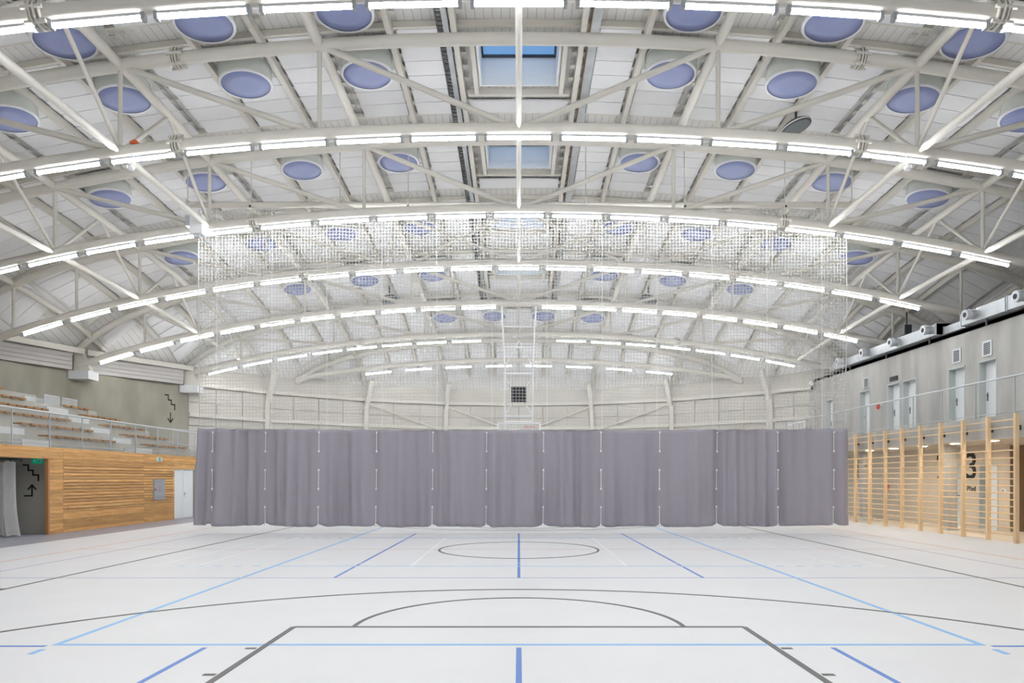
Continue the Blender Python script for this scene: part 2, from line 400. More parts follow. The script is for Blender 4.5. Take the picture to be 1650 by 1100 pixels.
for p in pts[1:-1]:
    x, y = p
    if x == 0: continue
    n = Vector((-x/A**2, -(y-YC)/B**2, 0)).normalized()
    def at(r, z): return (x+n.x*r, y+n.y*r, z)
    m = MB()
    for a, c in (((.12, 0), (.12, 5.3)), ((.12, 5.25), (.2, 5.9)), ((.2, 5.85), (.5, 6.5)), ((.5, 6.45), (1.0, 7.3))):
        m.beam(at(*a), at(*c), .24, .26)
    m.build('column', steel, apse)

# ------------------------------------------------------------------ tube lights
def lmesh(name, mb, m): me = mb.mesh(name); me.materials.append(m); return me
LM = [('housing', lmesh('housing', MB().box(-.765, .765, -.040, .040, .030, .085), housem)),
      ('diffuser', lmesh('diffuser', MB().tube([(-.715, 0, 0), (.715, 0, 0)], .040, 6, caps=False), tubem)),
      ('end_cap', lmesh('end_cap', MB().box(.712, .775, -.052, .052, -.05, .07), capm)),
      ('end_cap', lmesh('end_cap', MB().box(-.775, -.712, -.052, .052, -.05, .07), capm)),
      ('hanger', lmesh('hanger', MB().box(.60, .63, -.05, .05, .08, .10), capm)),
      ('hanger', lmesh('hanger', MB().box(-.63, -.60, -.05, .05, .08, .10), capm))]
PITCH = 1.692
def rowx(ti):
    if ti == 0: return [PITCH*k for k in range(-5, 6)]
    if ti == 1: return [PITCH*k for k in range(-7, 8)]
    if ti == 2: return [PITCH*k for k in range(-9, 9)]
    if ti == 3: return [PITCH*k for k in range(-10, 9)]
    if ti == 4: return [PITCH*k for k in range(-10, 9) if k]
    if ti == 5: return [PITCH*(k+.5) for k in range(-9, 8) if k not in (-1, 0)]
    return [2.21*(k+.5) for k in range(-4, 4)]
for ti, y in enumerate(TR):
    xl = rowx(ti)
    for i, x in enumerate(xl):
        z = zL(x, y)-(.205 if ti < 5 else .30); sl = math.atan((zL(x+.1, y)-zL(x-.1, y))/.2)
        t = thing('tube_light', (x, y, z), 'glowing white tube light, %s from the left under the %s roof arch' % (ORD[i+1], names[ti]), 'tube light', 'tube lights under the roof arches')
        t.rotation_euler = (0, -sl, 0)
        for nm, me in LM: link(nm, me, t)
# the same lamps go on outside the frame: the outer ends of the near arches and the arches overhead and behind
def strip_lamp(x0, x1, y, p):
    ld = bpy.data.lights.new('tube_row', 'AREA'); ld.shape = 'RECTANGLE'; ld.size = x1-x0; ld.size_y = .12; ld.energy = p*(x1-x0)/30; ld.color = (.96,.98,1)
    o = bpy.data.objects.new('tube_row', ld); C.objects.link(o); xm = (x0+x1)/2; o.location = (xm, y, zL(max(abs(x0), abs(x1))*.8, y)-.3)
    l2 = bpy.data.lights.new('tube_row_upper', 'AREA'); l2.shape = 'RECTANGLE'; l2.size = x1-x0; l2.size_y = .12; l2.energy = ld.energy*.7; l2.color = ld.color
    o2 = bpy.data.objects.new('tube_row_upper', l2); C.objects.link(o2); o2.location = o.location+Vector((0, .2, .05)); o2.rotation_euler = (math.pi, 0, 0)
for y in (6.6, 2.1, -2.4, -6.9): strip_lamp(-13, 13, y, STRIP_W)
strip_lamp(-16, -9.5, 11.1, STRIP_W); strip_lamp(9.5, 14.3, 11.1, STRIP_W)
strip_lamp(-17, -12.8, 15.6, STRIP_W); strip_lamp(12.8, 14.3, 15.6, STRIP_W)

# ------------------------------------------------------------------ drum skylights
RD = .62
LOBES = MB()  # solid lobes added to imitate reflections inside the drum wall
for q in range(8):
    an = q*math.pi/4+.2; lb = MB().lathe([(.0, .44), (.10, .43), (.19, .36), (.21, .27), (.19, .18), (.12, .10)], 12)
    LOBES.add([(p[0]*.55*abs(math.cos(an))+p[0]*.45+.40*math.cos(an), p[1]+.40*math.sin(an), p[2]) for p in lb.v], lb.f, True)
DM = [('drum_wall', lmesh('drum_wall', MB().lathe([(RD*.97, 0), (RD, .06), (RD, .50)], 32), drumm)),
      ('rim', lmesh('rim', MB().lathe([(RD-.045, -.012), (RD+.012, -.012), (RD+.02, .03), (RD-.01, .05)], 32), rimm)),
      ('diffuser_disc', lmesh('diffuser_disc', MB().lathe([(.0, -.004), (RD*.5, -.004), (RD-.04, -.002), (RD-.03, .02)], 32), lav)),
      ('inner_liner', lmesh('inner_liner', MB().lathe([(RD-.06, .03), (RD*.80, .2), (RD*.8, .5)], 24), white)),
      ('reflection_lobes', lmesh('reflection_lobes', LOBES, lobem)),
      ('collar', lmesh('collar', MB().box(-.66, .66, -.62, .62, .50, .54), collarm)),
      ('top_hoop', lmesh('top_hoop', MB().lathe([(RD+.002, .42), (RD+.018, .425), (RD+.018, .455), (RD+.002, .46)], 32), rimm))]
rows = {}
for d in DR: rows.setdefault(d[0], []).append(d)
for r, ds in rows.items():
    ds.sort(key=lambda d: d[1])
    for i, (_, x, y) in enumerate(ds):
        n = nrm(x, y, zP); base = Vector((x, y, zP(x, y)))-n*(.5 if r < 4 else .66)
        t = thing('drum_skylight', base, 'round drum skylight with lavender-blue underside, %s from the left in the %s row' % (ORD[i+1], names[r]), 'drum skylight', 'round drum skylights in the roof')
        t.rotation_mode = 'QUATERNION'; t.rotation_quaternion = Vector((0,0,1)).rotation_difference(n)
        for nm, me in DM: link(nm, me, t)

# ------------------------------------------------------------------ rectangular skylights
for i, (y0, y1) in enumerate(SKY):
    zb = min(zP(0, y0), zP(0, y1))-.06; zt = zb+.78; W = .98
    t = thing('window_%d' % (i+1), (0, (y0+y1)/2, zb), 'rectangular skylight with white shaft on the roof ridge, %s from the front' % names[i].replace('nearest', 'first'), None, 'ridge skylights', 'structure')
    m = MB(); m.box(-W-.06, -W, y0-.06, y1+.06, zb, zt).box(W, W+.06, y0-.06, y1+.06, zb, zt).box(-W, W, y0-.06, y0, zb, zt).box(-W, W, y1, y1+.06, zb, zt); m.build('shaft', white, t)
    MB().box(-W-.06, W+.06, y0-.06, y1+.06, zt, zt+.02).build('pane', glass, t)
    m = MB(); e = .05; m.box(-W, -W+e, y0, y1, zt-.06, zt).box(W-e, W, y0, y1, zt-.06, zt).box(-W, W, y0, y0+e, zt-.06, zt).box(-W, W, y1-e, y1, zt-.06, zt); m.build('frame', charcoal, t)
    MB().box(-W, W, (y0+y1)/2-.03, (y0+y1)/2+.03, zt-.07, zt).build('glazing_bar', white, t)
    for sx in (-1, 1): MB().beam((sx*1.12, y0-.25, zb-.05), (sx*1.12, y1+.3, zb-.05), .11, .16).build('trimmer_beam', steel, t)
    MB().beam((-1.36, y1+.33, zb-.02), (1.36, y1+.33, zb-.02), .12, .16).build('trimmer_beam', steel, t)
    MB().beam((-1.36, y0-.28, zb-.02), (1.36, y0-.28, zb-.02), .12, .16).build('trimmer_beam', steel, t)
# cable trays beside the ridge
t = thing('cable_tray', (-1.78, 11, zP(1.78, 11)), 'dark open ladder cable tray left of the ridge skylights', 'cable tray')
ys = [11+.6*i for i in range(43)]
for dx in (-.13, .13): MB().tube([(-1.76+dx, y, zP(1.76, y)-.02) for y in ys], .02, 6).build('side_rail', charcoal, t)
m = MB(); y = 11
while y < 36: m.box(-1.90, -1.62, y, y+.075, zP(1.76, y)-.04, zP(1.76, y)-.02); y += .16
m.build('rungs', charcoal, t, kind='stuff')
m = MB()
for a, c in zip(ys[:-1], ys[1:]): m.beam((-1.69, a, zP(1.7, a)-.06), (-1.69, c, zP(1.7, c)-.06), .13, .03)
m.build('cable_bundle', galv, t)
t = thing('cable_tray', (1.78, 11, zP(1.78, 11)), 'galvanised cable tray with brown cable right of the ridge skylights', 'cable tray')
m = MB()
for a, c in zip(ys[:-1], ys[1:]): m.beam((1.77, a, zP(1.77, a)-.02), (1.77, c, zP(1.77, c)-.02), .24, .03)
m.build('tray', galv, t)
MB().tube([(1.66, y, zP(1.66, y)-.05) for y in ys], .02, 6).build('cable', mat('brown_cable', (.25,.14,.08), .6), t)

# ------------------------------------------------------------------ roof loudspeakers and small fittings
for (x, y, z, rx, ry, lab) in [(7.42, 18.5, 11.0, -.12, -.28, 'round black disc loudspeaker hanging under the roof, right and nearest'),
                        (-5.98, 31.9, 9.85, -.35, -.3, 'round black disc loudspeaker behind the net, left of the ridge'),
                        (5.98, 31.9, 9.85, -.35, .3, 'round black disc loudspeaker behind the net, right of the ridge')]:
    t = thing('disc_loudspeaker', (x, y, z), lab, 'loudspeaker', 'round loudspeakers under the roof')
    M = Matrix.Rotation(rx, 3, 'X') @ Matrix.Rotation(ry, 3, 'Y')
    def rot(mb): mb.v = [tuple(M @ Vector(p) + Vector((x, y, z))) for p in mb.v]; return mb
    rot(MB().lathe([(.0, .12), (.30, .12), (.40, .05), (.40, -.02), (.36, -.03)], 24)).build('body', charcoal, t)
    rot(MB().lathe([(.36, -.032), (0.2, -.035), (0, -.035)], 24)).build('grille', mat('speaker_grille', (.16,.17,.18), .7), t)
    rot(MB().lathe([(.402, .0), (.408, .0), (.408, .03), (.402, .03)], 24)).build('ring', rimm, t)
    MB().tube([(x, y, z+.1), (x, y, zP(x, y)-.08)], .03, 8).build('hanger', charcoal, t)
t = thing('strap_anchor', (-8.66, 15.6, zL(8.66, 15.6)+.14), 'small orange-red fitting on top of the second roof arch', 'fitting')
MB().box(-8.74, -8.58, 15.52, 15.66, zL(8.66, 15.6)+.13, zL(8.66, 15.6)+.19).build('plate', orange, t)
MB().box(-8.70, -8.62, 15.55, 15.64, zL(8.66, 15.6)+.19, zL(8.66, 15.6)+.23).build('buckle', orange, t)
for (x, lab) in ((-8.68, 'small round white sensor under the second roof arch, left'), (8.70, 'small round white sensor under the second roof arch, right')):
    t = thing('roof_sensor', (x, 15.6, zL(x, 15.6)-.42), lab, 'sensor', 'sensors under the second arch')
    z = zL(x, 15.6)-.5
    mm = MB().lathe([(0, 0), (.06, .0), (.075, .03), (.075, .08), (0.03, .1), (0, .1)], 16); mm.v = [(p[0]+x, p[1]+15.6-.14, p[2]+z) for p in mm.v]; mm.build('body', white, t)
    MB().tube([(x, 15.46, z+.1), (x, 15.5, z+.4)], .012, 6).build('stem', railm, t)

# ------------------------------------------------------------------ divider curtain with net
CY, X0, X1 = 20.65, -9.60, 9.83
cords = [-9.12, -7.57, -5.94, -4.25, -2.56, -.96, .74, 2.44, 4.20, 5.95, 7.70, 9.36]
t = thing('divider_curtain', (0, CY, .2), 'grey-lavender hall divider curtain with white net above, hanging across the court', 'curtain')
rng = random.Random(3)
waves = [(rng.uniform(2.0, 7), rng.uniform(0, 6.28), rng.uniform(.035, .075)) for _ in range(6)] + [(rng.uniform(8, 24), rng.uniform(0, 6.28), rng.uniform(.012, .024)) for _ in range(8)]
def fold(x, v):
    a = sum(am*math.sin(fr*x+ph+.35*math.sin(2.1*v+ph)) for fr, ph, am in waves)
    g = sum(math.exp(-((x-c)/.12)**2) for c in cords)
    return a*(.75+.5*v)*.8 - .06*g*v + .03*math.sin(3*x+5*v)*v
nx, nz = 520, 26; m = MB(); vs = []
for i in range(nx+1):
    u = i/nx; x = X0+(X1-X0)*u
    top = 3.10-.05*math.sin(math.pi*u)+.012*math.sin(9*x)
    hem = .22-.06*math.sin(math.pi*u)**.5 + .075*sum(math.exp(-((x-c)/.10)**2) for c in cords) + .012*math.sin(2.3*x)
    for j in range(nz+1):
        v = j/nz; z = top+(hem-top)*v
        xx = x - (.13*v if u < .03 else .13*v*math.exp(-(u-.03)*25)) + .06*v*math.exp(-(1-u)*25)
        vs.append((xx, CY+fold(x, v), z))
fs = [(i*(nz+1)+j, i*(nz+1)+j+1, (i+1)*(nz+1)+j+1, (i+1)*(nz+1)+j) for i in range(nx) for j in range(nz)]
m.add(vs, fs, True); fab = m.build('fabric', fabric, t)
so = fab.modifiers.new('thickness', 'SOLIDIFY'); so.thickness = .006
for c in cords:
    for z0, z1 in ((2.98, 2.42), (1.86, 1.30), (.76, .24)):
        def pt(z): v = (3.06-z)/2.86; return (c-.02*v, CY+fold(c, v)-.045, z)
        o = MB().tube([pt(z0), pt((z0+z1)/2), pt(z1)], .0085, 6).build('lifting_cord', cordm, t)
        mm = MB()
        for zz in (z0, z1): p = pt(zz); mm.box(p[0]-.02, p[0]+.02, p[1]-.02, p[1]+.01, zz-.03, zz+.03)
        mm.build('cord_stop', cordm, o)
NT, NB = 9.64, 3.08
m = MB(); cell = .0955; nv = int((9.78+9.56)/cell)
def ny(x, z): return CY + .05*math.sin(1.3*x+.7*z) + .03*math.sin(2.9*x-.5*z) + .35*max(0, (x-9.0)/.78)**2*0
def thin(m, p, q, h=.0048):
    p, q = Vector(p), Vector(q); d = (q-p); a = Vector((1,0,0)) if abs(d.z) > abs(d.x) else Vector((0,0,1)); bb = Vector((0,1,0))
    m.add([p-a*h-bb*h, p+a*h-bb*h, p+a*h+bb*h, p-a*h+bb*h, q-a*h-bb*h, q+a*h-bb*h, q+a*h+bb*h, q-a*h+bb*h], [(0,1,5,4),(1,2,6,5),(2,3,7,6),(3,0,4,7)])
for i in range(nv+1):
    x = -9.56+(9.78+9.56)*i/nv; zz = [NB+(NT-NB)*k/6 for k in range(7)]
    for a, c in zip(zz[:-1], zz[1:]): thin(m, (x, ny(x, a), a), (x, ny(x, c), c))
nh = int((NT-NB)/cell)
for i in range(nh+1):
    z = NB+(NT-NB)*i/nh; xx = [-9.56+(9.78+9.56)*k/60 for k in range(61)]
    def zz_(x): return z + .010*math.sin(4.2*x+.6*z)
    for a, c in zip(xx[:-1], xx[1:]): thin(m, (a, ny(a, z), zz_(a)), (c, ny(c, z), zz_(c)))
m.build('net', netm, t, kind='stuff')
for x in (-9.56, 9.78): MB().tube([(x, ny(x, z), z) for z in (NB, 5, 7, NT)], .014, 6).build('net_edge_rope', netm, t)
m = MB()
for x in [-9.0+1.64*i for i in range(12)]: thin(m, (x, CY-.06, NB), (x, CY-.06, NT), .004)
m.build('lifting_lines', cordm, t)
t = thing('curtain_winding_pipe', (0, CY, 9.78), 'straight cream winding pipe above the net, under the roof', 'pipe')
MB().tube([(-9.95, CY, 9.78), (10.03, CY, 9.78)], .085, 12).build('pipe', steel, t)
for x in [-9.9, -8.0, -5.35, -3.3, 2.0, 4.95, 7.95, 9.95]:
    m = MB(); m.box(x-.03, x+.03, CY-.1, CY+.1, 9.685, 9.92); m.tube([(x, CY, 9.88), (x, CY, zP(x, CY)-.05)], .015, 6); m.build('hanger', steel, t)
    box(x-.025, x+.025, CY-.12, CY-.09, 9.68, 9.73).build('stop_ring', black, t)
t = thing('winch_motor', (-9.15, 19.9, 8.75), 'white winch motor box on the third roof arch above the net edge', 'motor')
z = zL(9.1, 20.1)
box(-9.35, -9.0, 19.62, 19.94, z-.32, z+.22).build('casing', white, t); box(-9.5, -9.35, 19.66, 19.9, z-.1, z+.2).build('gearbox', housem, t); box(-9.25, -9.12, 19.7, 19.86, z-.40, z-.32).build('outlet', housem, t)

# ------------------------------------------------------------------ ceiling-hung basketball goal
t = thing('basketball_goal', (0, 29.1, 3.9), 'white ceiling-hung basketball goal frame with clear backboard behind the net', 'basketball goal')
YB = 28.6; m = MB()
for sx in (-1, 1):
    MB().tube([(sx*.72, 29.1, zL(0, 29.1)-.1), (sx*.57, YB+.1, 6.1)], .04, 8).build('hanger_tube', white, t)
    MB().tube([(sx*.57, YB+.1, 6.15), (sx*.57, YB+.1, 3.2)], .042, 8).build('upright', white, t)
    MB().tube([(sx*.55, YB+.1, 4.28), (sx*.22, YB+.1, 4.78)], .03, 8).build('diagonal', white, t)
    MB().tube([(sx*.55, YB+.1, 5.72), (sx*.28, YB+.1, 5.42)], .02, 8).build('diagonal', white, t)
    MB().tube([(sx*.6, YB+.15, 6.2), (0, 29.05, 7.4)], .025, 8).build('diagonal', white, t)
for z, r in ((5.95, .045), (4.18, .045), (3.95, .04), (7.05, .03), (7.9, .025)): MB().tube([(-.6, YB+.1, z), (.6, YB+.1, z)], r, 8).build('cross_tube', white, t)
m = MB(); m.box(-.9, .9, YB-.03, YB+.03, 3.86, 3.93).box(-.9, -.85, YB-.03, YB+.03, 2.88, 3.86).box(.85, .9, YB-.03, YB+.03, 2.88, 3.86).box(-.9, .9, YB-.03, YB+.03, 2.88, 2.93)
m.build('backboard_frame', white, t)
clear = mat('clear_acrylic', (.9,.92,.92), .05); nt, N, L, b = nodes(clear)
tr2 = N.new('ShaderNodeBsdfTransparent'); mx2 = N.new('ShaderNodeMixShader'); mx2.inputs[0].default_value = .15
L.new(tr2.outputs[0], mx2.inputs[1]); L.new(b.outputs[0], mx2.inputs[2]); L.new(mx2.outputs[0], N['Material Output'].inputs[0])
box(-.85, .85, YB-.012, YB+.012, 2.93, 3.86).build('backboard', clear, t)
m = MB(); rr = random.Random(5); x = .22
for q in range(6):
    m.box(x, x+.018, YB-.035, YB-.03, 3.71, 3.78); m.box(x, x+.055, YB-.035, YB-.03, 3.765 if q % 2 else 3.71, 3.78 if q % 2 else 3.725); m.box(x+.04, x+.056, YB-.035, YB-.03, 3.71, 3.78); x += .078
m.build('red_lettering', red, t)
m = MB().lathe([(.225, 0), (.235, .01), (.225, .02)], 24); m.v = [(p[0], p[1]+YB-.38, p[2]+3.03) for p in m.v]; m.build('rim', orange, t)
t = thing('shot_clock', (0, YB, 4.8), 'black square display unit hung in the goal frame behind the net', 'shot clock')
box(-.31, .31, YB-.08, YB+.06, 4.77, 5.40).build('casing', black, t)
box(-.29, .29, YB-.09, YB-.08, 4.79, 5.38).build('screen', mat('dark_screen', (.012,.013,.02), .25), t)

# ------------------------------------------------------------------ court lines (children of the floor)
zi = [0]
def lq(pts4, col):
    zi[0] += 1; z = .0012+.00004*zi[0]
    MB().hexa([(x, y, -.001) for x, y in pts4], [(x, y, z) for x, y in pts4]).build('court_line', LINE[col], floor)
def lx(x0, x1, y, col, wd=.05): lq([(x0, y-wd/2), (x1, y-wd/2), (x1, y+wd/2), (x0, y+wd/2)], col)
def ly(x, y0, y1, col, wd=.05): lq([(x-wd/2, y0), (x+wd/2, y0), (x+wd/2, y1), (x-wd/2, y1)], col)
def arc(cx, cy, r, a0, a1, col, wd=.05, n=64):
    zi[0] += 1; z = .0012+.00004*zi[0]; m = MB(); vs = []
    for i in range(n+1):
        a = a0+(a1-a0)*i/n
        for rr_ in (r-wd/2, r+wd/2): 
            for zz in (-.001, z): vs.append((cx+rr_*math.cos(a), cy+rr_*math.sin(a), zz))
    fs = []
    for i in range(n):
        k = i*4; q = k+4; fs += [(k+1, k+3, q+3, q+1), (k, k+1, q+1, q), (k+2, q+2, q+3, k+3)]
    m.add(vs, fs).build('court_line', LINE[col], floor)
Y0 = 15.72; PI = math.pi
lx(-10, 10, Y0, 'orange', .04); 
for s in (-1, 1): ly(10*s, -4, 36, 'orange')
for s in (-1, 1):
    for ya, yb in ((Y0-4.5, Y0+4.5), (-2.3, 6.68), (24.75, 33.7)): ly(9*s, ya, yb, 'violet', .04)
for y in (Y0-4.5, Y0+4.5): lx(-9, 9, y, 'violet', .04)
lx(-11, -4.56, 6.66, 'blue', .05); lx(4.56, 11, 6.66, 'blue', .05)
for x in (-3, 0, 3):
    ly(x, Y0-4.5, Y0+4.5, 'blue', .05); ly(x, -2.3, 6.6, 'blue', .05)
# badminton, white
for s in (-1, 1):
    ly(6.7*s, Y0-3.05, Y0+3.05, 'white', .045); ly(5.94*s, Y0-3.05, Y0+3.05, 'white', .045); ly(1.98*s, Y0-3.05, Y0+3.05, 'white', .045)
    lx(-6.7, 6.7, Y0+3.05*s, 'white', .045); lx(-6.7, 6.7, Y0+2.59*s, 'white', .045)
# volleyball, light blue
for s in (-1, 1):
    ly(4.5*s, Y0-9, Y0+9, 'lightblue', .055); lx(-4.53, 4.53, Y0+9*s, 'lightblue', .055)
    for q in (-1, 1):
        for k in range(5): x = 4.75+.35*k; lx(q*x, q*(x+.15), Y0+3.0*s, 'lightblue', .04)
    lx(-4.5, 4.5, Y0+3.0*s, 'lightblue', .045)
    ly(4.5*s, 6.36, 6.53, 'lightblue', .055)
# basketball, black
for s in (-1, 1):
    ly(7.5*s, 1.72, 29.72, 'black'); lx(7.5*s, 7.65*s, 10.1, 'black')
    ly(2.45*s, 1.72, 7.52, 'black', .06)
    ly(2.45*s, 23.92, 29.72, 'black', .05)
    for y in (6.57, 5.69, 4.8): lx(s*2.50, s*2.60, y, 'black')
lx(-2.45, 2.45, 7.52, 'black'); lx(-2.45, 2.45, 23.92, 'black')
arc(0, 7.54, 1.8, 0, PI, 'black'); arc(0, 23.9, 1.8, PI, 2*PI, 'black'); arc(0, Y0, 1.8, 0, 2*PI, 'black')
arc(0, 3.295, 6.75, .15, PI-.15, 'black', n=96); arc(0, 28.145, 6.75, PI+.15, 2*PI-.15, 'black', n=96)

# ------------------------------------------------------------------ left wooden wall
XW = -13.5
wl = thing('wall_left_lower', (XW, 24, 0), 'low wall clad in horizontal larch boards below the stand', None, kind='structure')
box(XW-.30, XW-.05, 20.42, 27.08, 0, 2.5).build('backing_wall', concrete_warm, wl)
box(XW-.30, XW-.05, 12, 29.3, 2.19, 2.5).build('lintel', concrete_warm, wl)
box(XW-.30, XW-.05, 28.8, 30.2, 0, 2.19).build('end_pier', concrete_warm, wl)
def board(y0, y1, z0, z1, proud=0.0): box(XW-.05, XW+proud, y0+.003, y1-.003, z0, z1).build('board', wood, wl)
for q, (za, zb) in enumerate([(2.175, 2.285), (2.288, 2.395), (2.398, 2.505)]):
    for ya, yb in ((12, 16.5), (16.5, 20.47), (20.47, 24.87), (24.87, 30.2)): board(ya, yb, za, zb)
nb = 22; h = 2.17/nb
for q in range(nb):
    z0, z1 = q*h+.002, (q+1)*h-.002
    groove = .62 < z0 < 2.0
    board(19.87, 20.47, z0, z1)
    for ya, yb in ((20.47, 24.87), (24.87, 27.08)):
        if groove: board(ya, yb, z0+.012, z1, .006*(q % 2))
        else: board(ya, yb, z0, z1)
    if q > 17: pass
box(XW-.09, XW+.004, 19.80, 19.868, 0, 2.175).build('jamb_board', wooded, wl)
# passage below the stand
box(-18.6, XW-.06, 20.15, 20.4, 0, 2.3).build('wall_passage_end', concrete_pale, kind='structure', label='concrete end wall of the passage with stair sign')
box(-17.2, -17.0, 12, 20.15, 0, 2.3).build('wall_passage', concrete_pale, kind='structure', label='concrete side wall inside the passage')
# stair pictograms
def stair_sign(f, parent_label, s, arrow, loc):
    t = thing('stair_sign', loc, parent_label, 'wall sign', 'painted stair signs')
    MB().strip([(0, 1.0), (.30, 1.0), (.30, .68), (.58, .68), (.58, .40), (.90, .40), (.90, .08)], .085, .01, lambda u, v, w_: f(u*s, v*s, w_)).build('stairs', inkm, t)
    for st in arrow: MB().strip(st, .085, .01, lambda u, v, w_: f(u*s, v*s, w_)).build('arrow_stroke', inkm, t)
stair_sign(lambda u, v, w_: (-14.45+u, 20.15-w_, 1.515+v), 'black painted stair sign with upward bent arrow in the passage', .485,
           [[(.08, -.85), (.52, -.85), (.52, -.22)], [(.30, -.44), (.52, -.20), (.74, -.44)]], (-14, 20.15, 1.1))
def fwall(u, v, w_):
    y = 32.9+(u-.25)*.62; x = -ell(y)+.02+w_; return (x+ (0), y, 4.85+v)
stair_sign(fwall, 'black painted stair sign with downward arrow high on the concrete wall', .72,
           [[(.50, -.18), (.50, -.78)], [(.28, -.56), (.50, -.80), (.72, -.56)]], (-16.5, 32.9, 4.6))
# exit signs
t = thing('exit_sign', (-14.0, 20.1, 2.05), 'green exit sign with arrow hanging in the passage opening', 'exit sign')
box(-14.17, -13.87, 20.10, 20.15, 2.045, 2.19).build('sign_plate', green, t)
box(-14.005, -13.885, 20.095, 20.10, 2.06, 2.18).build('door_symbol', white, t)
box(-13.985, -13.93, 20.09, 20.095, 2.065, 2.155).build('figure_symbol', green, t)
MB().strip([(0, 0), (-.08, 0)], .018, .004, lambda u, v, w_: (-14.04+u, 20.10-w_, 2.118+v)).strip([(-.05, .035), (-.08, 0), (-.05, -.035)], .018, .004, lambda u, v, w_: (-14.04+u, 20.10-w_, 2.118+v)).build('arrow', white, t)
t = thing('exit_sign', (XW+.03, 25.9, 2.24), 'small green exit sign on the larch cladding above the cabinet', 'exit sign')
box(XW+.0, XW+.035, 25.72, 26.08, 2.24, 2.40).build('sign_plate', white, t)
box(XW+.035, XW+.04, 25.82, 26.0, 2.25, 2.39).build('door_symbol', green, t)
box(XW+.04, XW+.043, 25.90, 25.94, 2.27, 2.37).build('figure_symbol', white, t)
# hydrant cabinet
t = thing('hydrant_cabinet', (XW, 25.9, .8), 'grey steel fire hose cabinet with red symbols on the larch wall', 'cabinet')
box(XW-.02, XW+.03, 25.5, 26.32, .81, 1.58).build('body', cabinet, t)
d = box(XW+.03, XW+.038, 25.52, 26.30, .83, 1.56).build('door', cabinet, t)
box(XW+.038, XW+.05, 25.55, 25.60, 1.16, 1.22).build('latch', black, d)
for z in (1.12, 1.22): box(XW+.038, XW+.042, 25.85, 25.93, z, z+.075).build('red_symbol', red, t); box(XW+.042, XW+.044, 25.86, 25.90, z+.015, z+.05).build('symbol_print', white, t)
# double door
t = thing('door_1', (XW, 27.95, 0), 'white double door in the larch wall beside the curtain', None, kind='structure')
for ya, yb in ((27.11, 27.93), (27.94, 28.77)):
    d = box(XW-.12, XW-.07, ya, yb, .01, 1.98).build('leaf', doorm, t)
    box(XW-.07, XW-.04, ya+.1, yb-.3, 1.93, 1.975).build('door_closer', railm, d)
box(XW-.13, XW-.02, 27.08, 28.8, 1.98, 2.17).build('frame_head', wood, t); box(XW-.06, XW-.03, 27.08, 28.8, 1.955, 1.985).build('head_rail', railm, t)
m = MB(); m.box(XW-.07, XW-.02, 28.0, 28.03, .98, 1.01); m.box(XW-.03, XW-.015, 28.0, 28.14, .985, 1.005); m.box(XW-.07, XW-.06, 27.99, 28.04, .86, 1.05); m.build('door_handle', railm, t)
# net curtain in the passage opening
t = thing('passage_net_curtain', (-14.4, 19.0, 0), 'white knotted net curtain hanging in the passage opening', 'net curtain')
def ncur(u, v):   # u along 0..1, v down 0..1
    x = -15.6+u*1.95+.10*v*v*u; y = 19.0+.09*math.sin(u*34)*(.5+.5*v)-.05*v; z = 2.10-.05*abs(math.sin(u*17))-(2.08-.05)*v; return (x-.22+(.25*max(0, v-.6)**1.5 if u > .8 else 0), y, z)
m = MB()
for i in range(95):
    u = i/94
    for k in range(14): thin(m, ncur(u, k/14), ncur(u, (k+1)/14), .0045)
for k in range(60):
    v = k/59
    for i in range(70): thin(m, ncur(i/70, v), ncur((i+1)/70, v), .0045)
m.build('net', cordm, t, kind='stuff')
sh = MB(); vs = [tuple(Vector(ncur(i/60*.66, j/10))+Vector((0, .05, 0))) for i in range(61) for j in range(11)]
sh.add(vs, [(i*11+j, i*11+j+1, (i+1)*11+j+1, (i+1)*11+j) for i in range(60) for j in range(10)], True)
o = sh.build('inner_drape', cordm, t); so = o.modifiers.new('thickness', 'SOLIDIFY'); so.thickness = .004
MB().tube([(-17, 19.0, 2.14), (-13.75, 19.0, 2.14)], .018, 8).build('curtain_rail', charcoal, t)
for i in range(7): box(-15.5+.3*i, -15.46+.3*i, 18.98, 19.02, 2.08, 2.14).build('hook', charcoal, t)

# ------------------------------------------------------------------ spectator stand
st = thing('spectator_stand', (-14, 20, 2.3), 'stepped concrete spectator stand with brown bench slats behind the railing', 'grandstand')
box(-19.3, -13.82, 10, 29.0, 2.3, 2.5).build('base_slab', concrete_pale, st)
box(-14.5, -13.82, 29.0, 30.6, 2.3, 2.5).build('base_slab', concrete_pale, st)
AIS = [(19.55, 20.75), (25.25, 26.45)]
slm = lmesh('bench_slat', MB().box(-.17, .17, -.15, .15, -.03, .035), slatm)
for i in range(6):
    xf = -14.45-.8*i; zt = 2.88+.38*i; ye = [30.4, 30.3, 30.0, 29.6, 28.9, 26.4][i]
    box(xf-.8 if i < 5 else xf-1.0, xf, 10.5, min(ye, YC+B*math.sqrt(max(0, 1-((abs(xf)+.8)/A)**2))-.4), 2.5, zt).build('tier', concrete_pale, st)
    y = 15.2
    while y < ye-.5:
        if not any(a-.35 < y < c+.35 for a, c in AIS):
            o = link('bench_slat', slm, st); o.location = Vector((xf-.10, y, zt+.03))-Vector(st.location)
            
        y += .405
    for a, c in AIS:
        box(xf, xf+.40, a, c, 2.5+.38*i if i else 2.5, zt-.15).build('aisle_step', whitebox, st)
t = thing('front_railing', (XW-.1, 20, 2.5), 'pale steel railing with wire mesh along the front of the stand', 'railing')
MB().tube([(XW-.12, 11, 3.52), (XW-.12, 29.6, 3.52)], .026, 10).build('handrail', railm, t)
MB().tube([(XW-.12, 11, 2.60), (XW-.12, 29.6, 2.60)], .010, 6).build('bottom_wire', wirem, t)
